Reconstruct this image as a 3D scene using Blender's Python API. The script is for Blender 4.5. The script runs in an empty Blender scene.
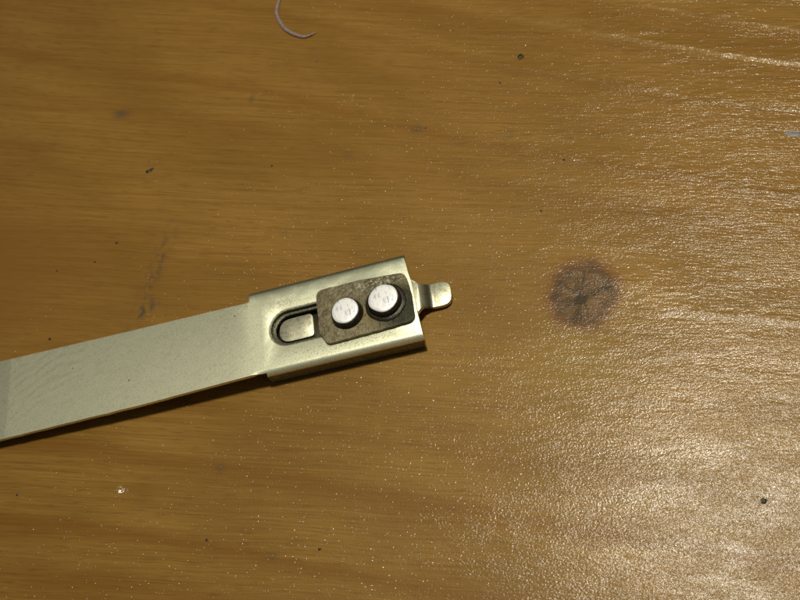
import bpy, bmesh, math, random
import numpy as np
from mathutils import Vector, Matrix, noise
random.seed(7)
MM = 0.001
sc = bpy.context.scene
COL = sc.collection

# ------------------------------------------------------------------ camera
TILT = math.radians(33); DIST = 150.0
zc = Vector((math.sin(TILT)*.60, -math.sin(TILT)*.80, math.cos(TILT)))
xc = Vector((1, 0, 0)); xc = (xc - xc.dot(zc)*zc).normalized(); yc = zc.cross(xc)
cam_pos = zc*DIST
cd = bpy.data.cameras.new('camera'); cam = bpy.data.objects.new('camera', cd); COL.objects.link(cam)
R = Matrix((xc, yc, zc)).transposed().to_4x4()
cam.matrix_world = Matrix.Translation(cam_pos*MM) @ R
cd.lens = 50; cd.sensor_width = 36; cd.clip_start = .005; cd.clip_end = 50
cd.dof.use_dof = True; cd.dof.focus_distance = .141; cd.dof.aperture_fstop = 55
sc.camera = cam

# ------------------------------------------------------------------ world, lamp, exposure
w = bpy.data.worlds.new('World'); sc.world = w; w.use_nodes = True
bg = w.node_tree.nodes['Background']; bg.inputs[0].default_value = (1, .93, .80, 1); bg.inputs[1].default_value = .11
ld = bpy.data.lights.new('desk_lamp_light', 'AREA'); ld.shape = 'DISK'; ld.size = .044; ld.energy = .86; ld.color = (1, .955, .80)
lamp = bpy.data.objects.new('desk_lamp_light', ld); COL.objects.link(lamp)
lamp.location = (.036, .055, .300)
lamp.rotation_euler = (Vector((0, 0, 0)) - lamp.location).to_track_quat('-Z', 'Y').to_euler()
sc.cycles.use_denoising = False          # 128 samples of one lamp leave only a little camera-like grain
sc.view_settings.view_transform = 'Standard'; sc.view_settings.look = 'None'
sc.view_settings.exposure = 0; sc.view_settings.gamma = 1; sc.view_settings.use_curve_mapping = False

# ------------------------------------------------------------------ node helper
class NT:
    def __init__(s, name):
        s.m = bpy.data.materials.new(name); s.m.use_nodes = True; s.t = s.m.node_tree
        s.b = s.t.nodes['Principled BSDF']
        co = s.t.nodes.new('ShaderNodeTexCoord')
        mp = s.t.nodes.new('ShaderNodeVectorMath'); mp.operation = 'SCALE'; mp.inputs['Scale'].default_value = 1000
        s.t.links.new(co.outputs['Object'], mp.inputs[0]); s.P = V(s, mp.outputs[0])
        sp = s.t.nodes.new('ShaderNodeSeparateXYZ'); s.t.links.new(mp.outputs[0], sp.inputs[0])
        s.x, s.y, s.z = (V(s, o) for o in sp.outputs)
    def put(s, sock, v):
        if isinstance(v, V): s.t.links.new(v.s, sock)
        else: sock.default_value = v
    def math(s, op, *a, clamp=False):
        n = s.t.nodes.new('ShaderNodeMath'); n.operation = op; n.use_clamp = clamp
        for i, v in enumerate(a): s.put(n.inputs[i], v)
        return V(s, n.outputs[0])
    def vec(s, x, y, z=0.0):
        n = s.t.nodes.new('ShaderNodeCombineXYZ')
        for i, v in enumerate((x, y, z)): s.put(n.inputs[i], v)
        return V(s, n.outputs[0])
    def noise(s, v, scale=1., detail=3., rough=.5, dist=0.):
        n = s.t.nodes.new('ShaderNodeTexNoise'); s.put(n.inputs['Vector'], v)
        n.inputs['Scale'].default_value = scale; n.inputs['Detail'].default_value = detail
        n.inputs['Roughness'].default_value = rough; n.inputs['Distortion'].default_value = dist
        return V(s, n.outputs[0])
    def voro(s, v, scale=1., rnd=1.):
        n = s.t.nodes.new('ShaderNodeTexVoronoi'); s.put(n.inputs['Vector'], v); n.inputs['Scale'].default_value = scale
        n.inputs['Randomness'].default_value = rnd
        sp = s.t.nodes.new('ShaderNodeSeparateColor'); s.t.links.new(n.outputs['Color'], sp.inputs[0])
        return V(s, n.outputs['Distance']), V(s, sp.outputs[0]), V(s, sp.outputs[1])
    def ss(s, v, a, b, lo=0., hi=1.):
        n = s.t.nodes.new('ShaderNodeMapRange'); n.interpolation_type = 'SMOOTHSTEP'
        s.put(n.inputs[0], v)
        for i, q in enumerate((a, b, lo, hi)): n.inputs[i+1].default_value = q
        return V(s, n.outputs[0])
    def ramp(s, v, stops, lo=0., hi=1.):          # 1-D profile of v given as (position, value)
        n = s.t.nodes.new('ShaderNodeValToRGB'); cr = n.color_ramp; cr.interpolation = 'LINEAR'
        s.put(n.inputs[0], (v - lo) * (1./(hi-lo)))
        stops = sorted(stops)
        while len(cr.elements) < len(stops): cr.elements.new(.5)
        for e, (p, q) in zip(cr.elements, stops): e.position = 0
        for i, (p, q) in enumerate(stops):
            cr.elements[i].position = (p-lo)/(hi-lo); cr.elements[i].color = (q, q, q, 1)
        return V(s, n.outputs[0])
    def mix(s, f, a, b, mode='MIX'):
        n = s.t.nodes.new('ShaderNodeMix'); n.data_type = 'RGBA'; n.blend_type = mode
        s.put(n.inputs[0], f)
        for i, v in ((6, a), (7, b)):
            if isinstance(v, tuple): v = (*v, 1)
            s.put(n.inputs[i], v)
        return V(s, n.outputs[2])
    def gauss(s, cx, cy, rx, ry, ang=0.):
        c, d = math.cos(ang), math.sin(ang)
        X = s.x - cx; Y = s.y - cy
        a = (X*c + Y*d) * (1./rx); b = (Y*c - X*d) * (1./ry)
        return s.math('POWER', 2.71828, (a*a + b*b) * -1.)
    def bump(s, h, strength=1., normal=None):      # h in millimetres
        n = s.t.nodes.new('ShaderNodeBump'); n.inputs['Distance'].default_value = MM; n.inputs['Strength'].default_value = strength
        s.put(n.inputs['Height'], h)
        if normal: s.put(n.inputs['Normal'], normal)
        return V(s, n.outputs[0])
class V:
    def __init__(s, nt, sock): s.n = nt; s.s = sock
    def __add__(s, o): return s.n.math('ADD', s, o)
    def __radd__(s, o): return s.n.math('ADD', s, o)
    def __sub__(s, o): return s.n.math('SUBTRACT', s, o)
    def __rsub__(s, o): return s.n.math('SUBTRACT', o, s)
    def __mul__(s, o): return s.n.math('MULTIPLY', s, o)
    __rmul__ = __mul__

# ------------------------------------------------------------------ varnished pine
def wood_material():
    n = NT('varnished_pine'); x, y = n.x, n.y
    xl = n.math('MAXIMUM', x, -30.) + n.math('MINIMUM', x + 30., 0.)*.57
    warp = (n.noise(n.vec(x*.02, y*.05), 1, 2) - .5)*3.5 + (n.noise(n.vec(x*.08, y*.3), 1, 2) - .5)*1.0
    # the annual rings swing round the knot
    kx, ky = x - 24.7, y - .9
    above = n.math('TANH', ky*.22)
    kn = n.math('POWER', 2.71828, (kx*kx*(1/260.) + ky*ky*(1/110.))*-1.)
    swing = above*kn*-3.2
    v = y + (y*.0035 + .20)*xl + warp + swing
    f = y + (y*.002 + .045)*x + above*kn*-1.6 + (n.noise(n.vec(x*.03, y*.03), 1, 2)-.5)*1.5
    # colour
    late = n.ramp(v, [(-46, .25), (-43.5, .75), (-41.5, .1), (-39, .3), (-37.2, .95), (-35.8, .15), (-30, .1), (-27.4, .85), (-26, .1), (-21.5, .15),
                      (-19.8, .5), (-18, .1), (-8, .1), (0, .35), (7.5, .15), (16, .15), (21, .55), (23, .15), (26.4, .35), (27.6, .75), (29.5, .2), (36, .35),
                      (40.5, .3), (41.8, .7), (43.5, .15), (50, .65), (52, .15), (57.6, .65), (60, .1)], -60, 70)
    fib = n.noise(n.vec(x*.022, f*1.5), 1, 4, .7)
    fib2 = n.noise(n.vec(x*.05, f*4.4), 1, 3, .75)
    fib3 = n.noise(n.vec(x*.30, f*5.5, 3.), 1, 1, .6)
    blot = n.noise(n.vec(x*.035, v*.09), 1, 3)
    c = n.mix(n.ss(blot, .3, .7), (.190, .098, .0150), (.268, .144, .028))
    c = n.mix(late*.9, c, (.158, .062, .004))
    c = n.mix(n.ss(fib, .42, .64)*.38, c, (.155, .070, .006))
    c = n.mix(n.ss(fib2, .52, .66)*.50, c, (.110, .047, .005))
    c = n.mix(n.ss(fib3, .54, .70)*.55, c, (.12, .055, .006))
    c = n.mix(n.ss(fib2, .45, .30)*.28, c, (.37, .210, .045))
    # darker heartwood patch at the far left
    c = n.mix(n.gauss(-74, 6, 24, 13, -.25)*.8, c, (.165, .068, .009))
    # olive sapwood under the knot
    c = n.mix(n.gauss(24, -8, 7, 6)*.30, c, (.24, .165, .025))
    # knot: star-cracked grey brown heart inside a reddish ring
    ku = kx*1. ; kv = ky*1.0
    rr = n.math('SQRT', ku*ku*(1/16.5) + kv*kv*(1/20.5)) + (n.noise(n.vec(x*.40, y*.40, 3.), 1, 4, .7)-.5)*.55
    ang = n.math('ARCTAN2', kv+.8, ku)
    ray = n.noise(n.vec(n.math('COSINE', ang)*1.7, n.math('SINE', ang)*1.7, rr*.9), 1, 3, .6)
    knc = n.mix(n.ss(ray, .38, .62), (.022, .009, .004), (.140, .072, .030))
    knc = n.mix(n.ss(n.noise(n.vec(x*1.4, y*1.4), 1, 3), .4, .7)*.5, knc, (.040, .018, .012))
    c = n.mix(n.ss(rr, 1.45, .95)*.65, c, (.110, .030, .012))
    knc = n.mix(n.ss(rr, .55, 1.0)*.6, knc, (.040, .013, .007))
    c = n.mix(n.ss(rr, 1.15, .85)*.96, c, knc)
    core = n.gauss(24.5, .1, 1.0, .85); c = n.mix(n.ss(core, .25, .75), c, (.010, .004, .003))
    crack = n.math('MULTIPLY', n.ss(n.math('ABSOLUTE', kx + .15 + (n.noise(n.vec(0., y*.9), 1, 2)-.5)*.7), .30, .05), n.ss(n.math('ABSOLUTE', ky - 1.4), 2.6, 1.4))
    c = n.mix(crack*.8, c, (.03, .014, .011))
    # rubbed-in grime: a broken vertical smear left of the clip, and small grey spots
    g = n.noise(n.vec(x*.9, y*.55, 7.), 1, 3, .65)
    sm = n.math('ADD', n.gauss(-39.3, 4.5, 1.1, 8.0, -.12)*.9, n.gauss(-38.6, -1.4, .9, 2.3, -.75)*.9, clamp=True)
    sm = sm * n.ss(g, .42, .66)
    for (a, b, r1, r2, k) in ((-54.0, 34.4, 1.5, .9, .75), (-30.5, 35.8, .5, 1.2, .5), (-84, 44, 1.6, 1.6, .3), (-1.9, 28.3, .9, .8, .5), (-19.5, 11, .9, .6, .3), (-21, -25.0, .9, .9, .4), (12, 26.5, 1.0, .7, .3), (-12, 24, .8, .6, .3), (-11, -36, .7, .6, .4)):
        sm = n.math('MAXIMUM', sm, n.gauss(a, b, r1, r2)*k)
    c = n.mix(sm*.8, c, (.045, .037, .030))
    c = n.mix(n.gauss(-31.5, -29, 2.6, 2.0)*.55, c, (.15, .065, .006))
    # pale rubbed spots
    c = n.mix(n.gauss(-79, 26, 1.6, 1.1)*.4, c, (.42, .34, .20))
    n.put(n.b.inputs['Base Color'], c)
    n.b.inputs['Roughness'].default_value = .52; n.b.inputs['Specular IOR Level'].default_value = .40
    n.b.inputs['Specular Tint'].default_value = (1, .84, .52, 1)   # sheen of the amber-stained fibres
    # relief of the varnish film, heights in mm
    st = [(-60, 0.)]
    for p0, am in ((6.3, .4), (27.3, .60), (42.0, .72), (51.4, 1.), (58.8, 1.)):
        st += [(p0, .0), (p0+.55, am), (p0+5.0, .0)]
    ridge = n.ramp(v + (n.noise(n.vec(x*.25, y*.5), 1, 2)-.5)*.7, st, -60, 70)
    rmask = n.ss(x, -15, 32, .05, 1.)
    fmask = n.ss(y*1.0 + x*.35, 2, 32, .25, 1.)*n.ss(x, -60, 20, .35, 1.)
    h = ridge*rmask*.27
    h = h + n.noise(n.vec(x*.55, f*3.0), 1, 2, .6)*fmask*.085
    h = h + n.noise(n.vec(x*1.6, f*5.0), 1, 1, .5)*fmask*.030
    g1 = n.ss(x - y*.45, -75, 40, 0., 1.)
    h = h + n.noise(n.vec(x, y*1.2), 3.3, 2, .6)*(g1*.037 + .014 + n.ss(x - y*.7, 25, 85)*.020)
    h = h + n.noise(n.vec(x*.5, y*1.2, 5.), .8, 2, .5)*(g1*.058)
    h = h*n.ss(n.noise(n.vec(x*.10, y*.28, 9.), 1, 3, .6), .3, .7, .65, 1.25)
    hb = h
    # dust nibs caught in the film: many small, a few big
    for scl, thr, rad, hh, off in ((1.15, .50, .28, .17, 0.), (2.1, .42, .42, .095, 5.)):
        d, r1, r2 = n.voro(n.vec(x+off, y), scl)
        dome = n.ss(d, rad, 0.)
        dens = n.ss(n.noise(n.vec(x*.06+off, y*.06), 1, 2) + n.ss(x-y*.4, -90, 20, -.10, .25), .35, .75)
        h = h + dome*n.ss(r1, thr, .98)*hh*dens*n.ss(x - y*.5, 8, 40, 1., 0.)
    dg = n.gauss(-34.4, -28.5, .9, 1.2)
    h = h - n.gauss(-32.6, -28.9, 2.3, 1.7)*.95 - dg*.26 + dg*n.noise(n.vec(x, y, 8.), 2.0, 2, .5)*.14
    h = h*(1. - core*.9) 
    n.put(n.b.inputs['Coat Normal'], n.bump(h)); n.put(n.b.inputs['Normal'], n.bump(hb, .8))
    n.put(n.b.inputs['Coat Weight'], n.ss(rr, .9, 1.15, .20, .42)); n.b.inputs['Coat Roughness'].default_value = .14; n.b.inputs['Coat IOR'].default_value = 1.5
    return n.m

def steel_material(name, base=(.93, .93, .68), dark=(.44, .45, .31), rough=.43, grime_shade=0., ripple=False, slotshade=False):
    n = NT(name); x, y = n.x, n.y
    a = n.noise(n.vec(x*.45, y*.9, n.z*.9), 1, 3, .5)
    b = n.noise(n.vec(x*4.2, y*4.2, n.z*4.), 1, 3, .6)
    s1 = n.noise(n.vec(x*.25+y*.12, y*2.6-x*1.2), 1, 4, .6)          # faint rolling marks
    c = n.mix(n.ss(a, .3, .8)*.10, base, dark)
    c = n.mix(n.ss(b, .50, .70)*.35, c, dark)
    c = n.mix(n.ss(s1, .5, .75)*.10, c, dark)
    h = b*.006 + s1*.001
    if ripple:
        wv = n.math('SINE', (y + (x+41.)*(x+41.)*.030 + (n.noise(n.vec(x*.3, y*.3), 1, 1)-.5)*2.2)*4.3)
        rm = n.ss(n.math('ABSOLUTE', x + 46.5), 8.5, 3.)*n.ss(y, -4.5, 1.)*n.ss(n.noise(n.vec(x*.5, y*.9), 1, 2), .35, .65, .2, 1.)
        c = n.mix(n.ss(wv, .1, 1.)*rm*.42, c, (1., .98, .80)); c = n.mix(n.ss(wv, -.1, -1.)*rm*.22, c, dark); h = h + wv*rm*.0012
        c = n.mix(n.ss(x, -52.0, -52.6)*.30, c, (.33, .36, .27))
    if ripple:                                   # dirt gathered round the slot; shade and dark reflections painted on the folds
        dx = n.math('MAXIMUM', n.math('ABSOLUTE', x + 4.9) - 3.85, 0.); dy = y - .62
        dd = n.math('ABSOLUTE', n.math('SQRT', dx*dx + dy*dy) - 2.55)
        c = n.mix(n.ss(dd + (b-.5)*.3, .42, .16)*.9, c, (.05, .045, .028))
        c = n.mix(n.ss(n.z, 2.55, 2.15)*n.ss(y, 0, -1)*n.ss(x, -13.5, -13)*.92, c, (.060, .050, .032))  # shade and brown wood reflection, with some dirt, painted on the lower side
        c = n.mix(n.ss(y, 2.5, 6.2)*n.ss(x, -15, -10)*.6*n.ss(a, .1, .6), c, (.33, .36, .27))  # shading of the top face towards the upper fold, painted as darker tone
        c = n.mix(n.gauss(-9.5, 4.4, 2.6, 1.2)*n.ss(b, .42, .6)*.45, c, (.28, .22, .10))
        c = n.mix(n.gauss(-1, -3.9, 9, .9)*n.ss(b, .52, .66)*.5, c, (.20, .17, .10))
        up = n.ss(y, 5.7, 7.3)*n.ss(x, -14.5, -14.3); c = n.mix(up*.9, c, (.10, .11, .07))  # reflection of the dark room painted along the upper fold
    g3 = n.noise(n.vec(x*1.0, y*1.0, n.z), 4.6, 2, .6)                # satin speckle
    c = n.mix(n.ss(g3, .50, .66)*.42, c, tuple(q*.50 for q in dark)); c = n.mix(n.ss(g3, .46, .30)*.25, c, (.98, .97, .80))
    s2 = n.noise(n.vec((x*.8+y*.6)*.22, (y*.8-x*.6)*5.0), 1, 3, .6)   # hairline scratches
    c = n.mix(n.ss(s2, .60, .68)*.22, c, tuple(q*.6 for q in dark))
    h = h + g3*.006
    # tiny brown pits
    d, r1, r2 = n.voro(n.vec(x, y), .55)
    c = n.mix(n.ss(d, .10, .04)*n.ss(r1, .72, .8)*.8, c, (.09, .06, .03))
    if slotshade: c = n.mix(n.ss(x, 7.0, 6.0)*.95, c, (.02, .018, .010))  # recess shade painted near-black over the grimy slot floor
    if grime_shade:
        c = n.mix(n.gauss(10.4, 1, .55, 9)*.85, c, (.06, .055, .035))  # dark reflection painted across the tongue's sloping step
        gn = n.noise(n.vec(x*1.6, y*1.9, n.z), 1, 4, .7)
        c = n.mix(n.ss(gn, .45, .72)*grime_shade, c, (.10, .085, .035))
    n.put(n.b.inputs['Base Color'], c); n.b.inputs['Metallic'].default_value = .86
    n.put(n.b.inputs['Roughness'], n.ss(g3, .35, .65, rough-.03, rough+.05))
    n.put(n.b.inputs['Normal'], n.bump(h))
    return n.m

def plate_material():
    n = NT('tarnished_plate'); x, y = n.x, n.y
    a = n.noise(n.vec(x, y), .8, 5, .65); b = n.noise(n.vec(x, y, 4.), 2.6, 4, .7)
    c = n.mix(n.ss(a, .3, .7), (.13, .110, .058), (.27, .225, .135))
    c = n.mix(n.ss(b, .50, .72)*.55, c, (.06, .048, .022))
    c = n.mix(n.ss(b, .42, .28)*.6, c, (.46, .41, .25))
    gold = n.math('ADD', n.gauss(2.7, -.9, 1.2, 1.6), n.gauss(7.9, 2.2, .9, .9), clamp=True)
    c = n.mix(gold*n.ss(a, .42, .6)*.8, c, (.34, .24, .055))
    oil = n.math('ADD', n.gauss(7.6, -1.0, 2.7, 3.0)*1.3, n.gauss(5.3, .2, 3.1, 3.1)*.9, clamp=True)
    c = n.mix(oil*.95, c, (.018, .020, .007))
    edge = n.gauss(3.5, 3.6, 4.0, .7)
    c = n.mix(edge*n.ss(b, .50, .38)*.9, c, (.62, .60, .48))
    n.put(n.b.inputs['Base Color'], c); n.b.inputs['Metallic'].default_value = .55
    n.put(n.b.inputs['Roughness'], n.ss(a, .3, .7, .38, .6))
    n.put(n.b.inputs['Normal'], n.bump(a*.20 + b*.13))
    return n.m

def pin_face_material():
    n = NT('worn_bright_steel'); x, y = n.x, n.y
    s = n.noise(n.vec((x*.97+y*.25)*2.6, (y*.97-x*.25)*.45), 1, 4, .7)
    b = n.noise(n.vec(x, y), 1.5, 3, .6)
    c = n.mix(n.ss(s, .50, .62)*n.ss(b, .40, .58)*n.ss(x, 4.5, 1.0, .12, 1.)*.8, (1.0, 1.0, 1.0), (.42, .43, .48))
    n.put(n.b.inputs['Base Color'], c); n.b.inputs['Metallic'].default_value = .35
    n.b.inputs['Roughness'].default_value = .36
    n.put(n.b.inputs['Normal'], n.bump(s*.03 + b*.03))
    return n.m

def simple(name, col, rough, metal=0., nz=0., scale=3., spec=.5):
    n = NT(name)
    a = n.noise(n.P, scale, 4, .65)
    c = n.mix(n.ss(a, .3, .7), tuple(q*(1-nz) for q in col), tuple(min(1, q*(1+nz)) for q in col))
    n.put(n.b.inputs['Base Color'], c); n.b.inputs['Roughness'].default_value = rough; n.b.inputs['Metallic'].default_value = metal
    n.b.inputs['Specular IOR Level'].default_value = spec
    n.put(n.b.inputs['Normal'], n.bump(a*.05))
    return n.m

WOOD = wood_material()
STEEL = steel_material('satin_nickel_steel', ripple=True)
STEEL2 = steel_material('grimy_inner_steel', base=(.72, .70, .52), dark=(.40, .38, .24), rough=.40, grime_shade=.5)
TONGUE = steel_material('smutty_tongue_steel', base=(.72, .71, .52), dark=(.40, .38, .24), rough=.40, grime_shade=.45, slotshade=True)
LINER = steel_material('dull_liner_steel', base=(.10, .10, .065), dark=(.03, .028, .018), rough=.5, grime_shade=.6)
PLATE = plate_material(); FACE = pin_face_material()
BLACK = simple('blackened_pin_side', (.030, .024, .014), .42, .4, .6)
CRUMB = simple('dark_crumb', (.022, .014, .009), .45, 0, .4, 6.)
FLAKE = simple('grey_flake', (.17, .17, .165), .5, 0, .3, 3.)
HAIR = simple('pale_fibre', (.21, .155, .145), .6, 0, .25, 2.)

# ------------------------------------------------------------------ mesh helpers (all sizes in millimetres)
def link(name, bm, mat, parent=None, smooth=35, loc=None):
    me = bpy.data.meshes.new(name)
    bmesh.ops.recalc_face_normals(bm, faces=bm.faces)
    bmesh.ops.scale(bm, vec=(MM, MM, MM), verts=bm.verts)
    bm.to_mesh(me); bm.free()
    me.materials.append(mat)
    me.polygons.foreach_set('use_smooth', [True]*len(me.polygons))
    me.set_sharp_from_angle(angle=math.radians(smooth))
    o = bpy.data.objects.new(name, me); COL.objects.link(o)
    if parent: o.parent = parent
    if loc: o.location = Vector(loc)*MM
    return o

def tag(o, label=None, cat=None, group=None, kind=None):
    for k, q in (('label', label), ('category', cat), ('group', group), ('kind', kind)):
        if q: o[k] = q

def fillet(pts, steps=6):
    """polygon with (x, y, radius) corners -> rounded outline"""
    out = []; N = len(pts)
    for i, (x, y, r) in enumerate(pts):
        p = Vector((x, y)); a = Vector(pts[i-1][:2]) - p; b = Vector(pts[(i+1) % N][:2]) - p
        if r <= 0: out.append(p); continue
        la, lb = a.length, b.length; a.normalize(); b.normalize()
        th = a.angle(b); t = min(r/math.tan(th/2), la*.49, lb*.49)
        p0, p1 = p + a*t, p + b*t
        for k in range(steps+1):
            u = k/steps
            out.append((1-u)**2*p0 + 2*u*(1-u)*p + u*u*p1)
    return out

def densify(pts, step, jit=0., seed=0):
    out = []
    for i, p in enumerate(pts):
        q = pts[(i+1) % len(pts)]; L = (q-p).length; k = max(1, int(L/step))
        for j in range(k):
            r = p.lerp(q, j/k)
            if jit and j: r = r + Vector((noise.noise((r.x*1.1, r.y*1.1, seed)), noise.noise((r.x*1.1, r.y*1.1, seed+9))))*jit
            out.append(r)
    return out

def sheet(outline, holes, ztop, thick, bev=.07, cuts_y=(), cuts_x=()):
    bm = bmesh.new(); E = []
    for loop in [outline]+holes:
        vs = [bm.verts.new((p.x, p.y, ztop)) for p in loop]
        E += [bm.edges.new((vs[i], vs[(i+1) % len(vs)])) for i in range(len(vs))]
    bmesh.ops.triangle_fill(bm, edges=E, use_beauty=True, use_dissolve=False)
    r = bmesh.ops.extrude_face_region(bm, geom=bm.faces[:])
    for g in r['geom']:
        if isinstance(g, bmesh.types.BMVert): g.co.z -= thick
    bmesh.ops.recalc_face_normals(bm, faces=bm.faces)
    if bev:
        es = [e for e in bm.edges if len(e.link_faces) == 2 and e.calc_face_angle(0) > 1.2 and abs(e.verts[0].co.z-e.verts[1].co.z) < 1e-5]
        bmesh.ops.bevel(bm, geom=es, offset=bev, segments=2, profile=.5, affect='EDGES', clamp_overlap=True)
    for c in cuts_y:
        bmesh.ops.bisect_plane(bm, geom=bm.verts[:]+bm.edges[:]+bm.faces[:], plane_co=(0, c, 0), plane_no=(0, 1, 0), dist=1e-5)
    for c in cuts_x:
        bmesh.ops.bisect_plane(bm, geom=bm.verts[:]+bm.edges[:]+bm.faces[:], plane_co=(c, 0, 0), plane_no=(1, 0, 0), dist=1e-5)
    return bm

def stadium(x0, x1, yc, r, n=12, tilt=0.):
    P = []
    for k in range(n+1): a = math.pi/2 + math.pi*k/n; P.append(Vector((x0+r+r*math.cos(a), yc+r*math.sin(a))))
    for k in range(n+1): a = -math.pi/2 + math.pi*k/n; P.append(Vector((x1-r+r*math.cos(a), yc+r*math.sin(a))))
    return P

# ------------------------------------------------------------------ tabletop
bm = bmesh.new()
bmesh.ops.create_cube(bm, size=1)
bmesh.ops.scale(bm, vec=(700, 600, 18), verts=bm.verts)
bmesh.ops.translate(bm, vec=(0, 0, -9), verts=bm.verts)
bmesh.ops.bevel(bm, geom=bm.edges[:], offset=1.5, segments=3, affect='EDGES')
top = link('tabletop', bm, WOOD); tag(top, kind='structure')

# ------------------------------------------------------------------ the metal strip with its clip end
ANG = math.radians(15.24); H = 3.2; T = .6
root = bpy.data.objects.new('metal_strip', None); COL.objects.link(root)
root.empty_display_size = .01
root.location = Vector((-5.38, -4.0, 0))*MM; root.rotation_euler = (0, 0, ANG)
tag(root, 'flat satin metal strip on the wood, ending in a folded clip with two bright pins', 'metal strip')

# stamped sheet: blade + clip, laid out flat and then folded down along both long sides
YU, YL, RB = 7.60, -5.72, .85            # outer faces of the two folded sides, outer bend radius
yu, yl = YU-RB, YL+RB                      # where the folds begin
RN = RB-T*.45; ARC = math.pi/2*RN
LEG = H-RB-.02
uu = yu+ARC+.25; ul = yl-ARC-LEG           # flat blank edges
slot = [Vector((p.x, p.y)) for p in stadium(-11.30, .5, .62, 2.55)]
pts = [(-96, 6.7, 3), (-53, 6.55, 0), (-33, 6.15, 0), (-14.3, 5.92, .35), (-14.35, uu, .5), (8.15, uu, .25), (8.22, yu, 0), (8.75, 3.2, 0), (9.05, -1.0, 0), (9.40, yl, 0),
       (9.45, yl-ARC, 0), (8.75, ul, .5), (-12.45, ul, .9), (-12.40, yl-ARC*.9, 0), (-12.2, -5.28, .15), (-31.5, -5.88, 0), (-52, -6.1, 0), (-96, -7.1, 3)]
ol = densify(fillet(pts), 1.1, .05, 3)
NB = 9
cy = [yu+ARC*k/NB for k in range(NB+1)] + [yl-ARC*k/NB for k in range(NB+1)] + [uu-.8, ul+.8]
bm = sheet(ol, [slot], 0, T, .09, cuts_y=cy, cuts_x=[-14.4+.3*k for k in range(7)])
def fold(co):
    s, v, d = co.x, co.y, -co.z             # d = depth under the top face
    sg = 1 if v > 0 else -1; v0 = yu if sg > 0 else yl
    e = (v-v0)*sg
    if s < -13.2 and sg > 0 and e < 0: pass
    if e <= 0: z, y = H-d, v
    elif e <= ARC:
        th = e/ARC*math.pi/2; r = RB-d
        y = v0+sg*r*math.sin(th); z = H-RB+r*math.cos(th)
    else:
        y = v0+sg*(RB-d-(e-ARC)*(.20 if sg > 0 else .02)); z = H-RB-(e-ARC)*.98
    # only the clip is folded; the blade stays flat
    if s < -14.4: y, z = v, H-d
    elif sg < 0 and s < -12.6 and e > 0:
        w_ = (s+14.4)/1.8; w_ = w_*w_*(3-2*w_); y, z = v+(y-v)*w_, H-d+(z-H+d)*w_
    # the long blade sinks gently towards the table
    if s < -16: k = (-16-s)/37.; z -= 1.15*k*(1 if k < 1.1 else 1.1/k); y += .72*min(k, 1.1)
    return Vector((s, y, z))
for q in bm.verts: q.co = fold(q.co)
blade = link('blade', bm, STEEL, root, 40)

# liner under the slot: shows as the dull inner rim of the slot
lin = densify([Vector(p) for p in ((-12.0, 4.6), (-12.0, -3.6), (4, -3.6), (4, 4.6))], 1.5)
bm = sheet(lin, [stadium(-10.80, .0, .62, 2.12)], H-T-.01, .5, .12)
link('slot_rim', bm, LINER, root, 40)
tb = fillet([(-10.35, 2.25, 1.7), (-5.55, 2.35, .7), (-5.45, -1.15, .7), (-10.35, -1.15, 1.7)], 8)
bm = sheet(densify(tb, .5, .05, 31), [], 2.35, .75, .22)
link('slot_tab', bm, STEEL2, root, 40)

# inner strip: floor of the slot, comes out at the clip's end and steps down to a rounded tongue
TZ = 1.45
tp = [(-12.2, 3.8, .5), (8.0, 3.8, .5), (8.6, 3.75, .3), (9.6, 2.75, 1.2), (10.6, 3.05, .8), (13.5, 3.05, 2.0), (13.45, -.55, 2.0), (10.4, -.45, .3), (9.8, -.6, .3), (9.0, -1.4, .6), (8.4, -2.2, .3), (-12.2, -2.8, .5)]
bm = sheet(densify(fillet(tp, 8), .6), [], 0, .62, .13, cuts_x=[9.2+.2*k for k in range(11)])
for q in bm.verts:
    u = min(1, max(0, (q.co.x-9.3)/1.7)); u = u*u*(3-2*u)
    q.co.z += TZ + .95*min(1, max(0, (q.co.x-6)/2)) - u*(TZ+.95-1.0)
link('tongue', bm, TONGUE, root, 40)

# dark plate riveted over the slot
PT = .55
pp = [(-4.35, 4.70, 1.1), (1.5, 4.75, 0), (8.20, 4.20, 1.2), (8.75, .6, 0), (8.80, -3.25, 1.0), (2.6, -3.52, 0), (-3.25, -3.70, .9), (-4.25, -1.8, 1.2)]
bm = sheet(densify(fillet(pp), .5, .10, 21), [], H+.01+PT, PT, .12)
bmesh.ops.triangulate(bm, faces=bm.faces)
link('rivet_plate', bm, PLATE, root, 40)

def lathe(bm, prof, seg=48, wob=0., seed=0, cap=True):
    rings = []
    for r, z in prof:
        ring = []
        for k in range(seg):
            a = 2*math.pi*k/seg
            q = r*(1+wob*(noise.noise((math.cos(a)*1.3, math.sin(a)*1.3, seed+z*.3))))
            ring.append(bm.verts.new((q*math.cos(a), q*math.sin(a), z)))
        rings.append(ring)
    for A, B in zip(rings, rings[1:]):
        for k in range(seg): bm.faces.new((A[k], A[(k+1) % seg], B[(k+1) % seg], B[k]))
    if cap: bm.faces.new(rings[-1]); bm.faces.new(rings[0][::-1])
    return rings
def pin(x, y, rb, rt, h, seed, label):
    z0 = H+.01+PT
    bm = bmesh.new()
    lathe(bm, [(rb, -.1), (rb, .06), (rb*.96, .16), (rt+.30, .26), (rt+.20, h*.75), (rt+.02, h-.12)], wob=.05, seed=seed)
    p = link('pin', bm, BLACK, root, 50, (x, y, z0)); p['label'] = label
    bm = bmesh.new()
    r = rt
    lathe(bm, [(r+.02, h-.14), (r+.01, h-.08), (r-.07, h), (r*.8, h+.03), (r*.5, h+.05), (r*.2, h+.06)], wob=.05, seed=seed)
    link('pin_face', bm, FACE, p, 50)
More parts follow.
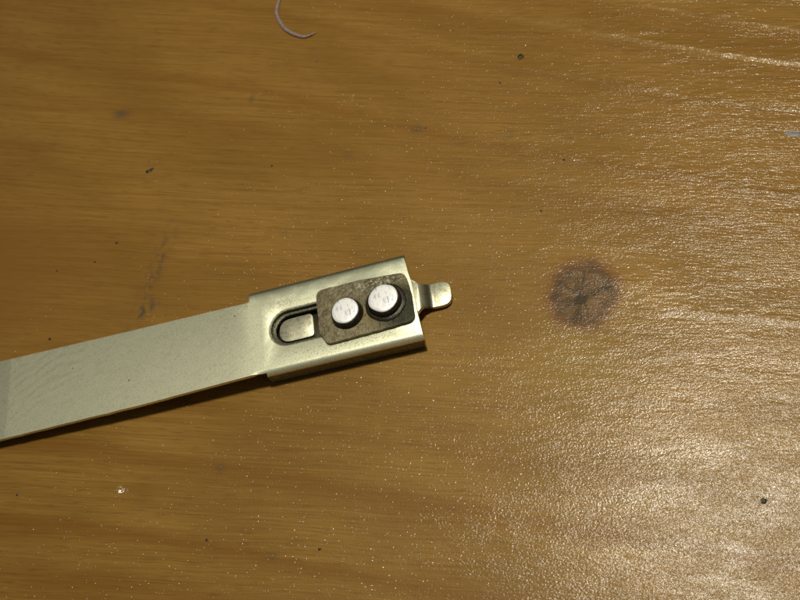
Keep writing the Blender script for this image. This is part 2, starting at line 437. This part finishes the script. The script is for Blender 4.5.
pin(-.15, -.02, 2.22, 1.84, 1.15, 5, 'smaller round pin with scratched bright face')
pin(5.22, .30, 2.8, 1.98, 1.35, 14, 'larger round pin with dark oily surround')

# ------------------------------------------------------------------ crumbs, flake and fibre on the table
def speck(x, y, rx, ry, rz, rot, label, mat=CRUMB, cat='crumb', name='crumb', seed=0, lobes=1, group='dark crumbs on the wood'):
    if name == 'crumb' and seed > 2: rx *= .8; ry *= .8
    bm = bmesh.new()
    for L in range(lobes):
        r = bmesh.ops.create_icosphere(bm, subdivisions=2, radius=1)
        for q in r['verts']:
            q.co *= 1+.75*noise.noise(q.co*1.3+Vector((seed*3.1+L*7, 0, 0)))
            q.co.x = q.co.x*rx*(.75 if L else 1)+L*rx*1.35; q.co.y = q.co.y*ry+L*ry*.5; q.co.z = max(q.co.z, -.5)*rz*.45*(1-.2*L)
    o = link(name, bm, mat, None, 60); o.location = Vector((x, y, rz*.3))*MM; o.rotation_euler = (0, 0, rot)
    tag(o, label, cat, group)
speck(12.42, 40.30, 0.42, 0.38, 0.35, 0.5, 'roundest black crumb, above the knot near the top', seed=0, lobes=1)
speck(-45.49, 22.78, 0.42, 0.3, 0.22, 0.3, 'two-lobed black crumb in the upper left of the wood', seed=1, lobes=2)
speck(46.89, -25.21, 0.32, 0.3, 0.2, 0, 'dark crumb in the bright glare at the lower right', seed=2, lobes=1)
speck(-24.09, 22.81, 0.22, 0.18, 0.15, 0, 'small black crumb above the clip, left of the middle', seed=3, lobes=1)
speck(20.40, 21.69, 0.22, 0.2, 0.15, 0, 'small black crumb straight above the knot', seed=4, lobes=1)
speck(9.77, 35.74, 0.3, 0.13, 0.12, -1.0, 'slim dark crumb just left of and below the round black one', seed=5, lobes=1)
speck(-0.50, 28.35, 0.2, 0.15, 0.12, 0, 'tiny dark crumb above the tongue of the clip', seed=6, lobes=1)
speck(-47.31, 9.81, 0.28, 0.22, 0.15, 0, 'dark crumb left of the grimy smear', seed=7, lobes=1)
speck(-50.20, 6.52, 0.22, 0.18, 0.12, 0, 'faint brown crumb between two others left of the smear', seed=8, lobes=1)
speck(-53.88, -6.52, 0.28, 0.2, 0.15, 0, 'dark crumb just above the left end of the strip', seed=9, lobes=1)
speck(-20.54, -34.49, 0.24, 0.2, 0.15, 0, 'dark crumb below the middle of the strip near the bottom', seed=10, lobes=1)
speck(-4.91, -34.49, 0.26, 0.2, 0.15, 0.3, 'dark crumb at the bottom, straight below the clip', seed=11, lobes=1)
speck(-20.62, 42.48, 0.4, 0.1, 0.1, 0.9, 'thin dark sliver below the curved fibre', seed=12, lobes=1)
speck(-51.14, -30.36, 0.2, 0.18, 0.12, 0, 'dark crumb near the left edge below the strip', seed=13, lobes=1)
speck(17.99, 13.54, 0.2, 0.2, 0.12, 0, 'small dark crumb up and left of the knot', seed=14, lobes=1)
speck(-56.54, 5.02, 0.2, 0.16, 0.12, 0, 'tiny brown crumb at the far left above the strip', seed=15, lobes=1)
speck(50.10, 24.28, 1.0, .35, .08, -.1, 'grey flake at the right edge below the shining grain ridges', FLAKE, 'flake', 'flake', 40, 1, None)

pts = [(-30.49, 60.91, 0.25), (-30.04, 57.14, 0.25), (-29.97, 53.48, 0.25), (-28.94, 51.26, 0.25), (-27.48, 49.43, 0.25), (-25.62, 48.21, 0.25), (-23.9, 47.53, 0.25), (-22.71, 47.72, 0.3), (-21.77, 48.24, 0.4)]
bm = bmesh.new(); prev = None; N = 60
def cr(t):
    t *= len(pts)-1; i = min(int(t), len(pts)-2); u = t-i
    P = [Vector(pts[max(0, min(len(pts)-1, i+k))]) for k in (-1, 0, 1, 2)]
    return .5*((2*P[1])+(P[2]-P[0])*u+(2*P[0]-5*P[1]+4*P[2]-P[3])*u*u+(3*P[1]-P[0]-3*P[2]+P[3])*u**3)
for i in range(N+1):
    t = i/N; p = cr(t); d = (cr(min(1, t+.01))-cr(max(0, t-.01))).normalized(); nrm = Vector((-d.y, d.x, 0))
    r = .25*min(1, (1-t)*3+.10)*(1+.25*noise.noise((t*14, 0, 3))); ring = []
    for k in range(8):
        a = 2*math.pi*k/8; ring.append(bm.verts.new(p+nrm*math.cos(a)*r*1.15+Vector((0, 0, 1))*math.sin(a)*r*.7))
    if prev:
        for k in range(8): bm.faces.new((prev[k], prev[(k+1) % 8], ring[(k+1) % 8], ring[k]))
    else: bm.faces.new(ring[::-1])
    prev = ring
bm.faces.new(prev)
o = link('fibre', bm, HAIR, None, 60); tag(o, 'pale curved hair-like fibre lying on the wood at the top edge', 'fibre')
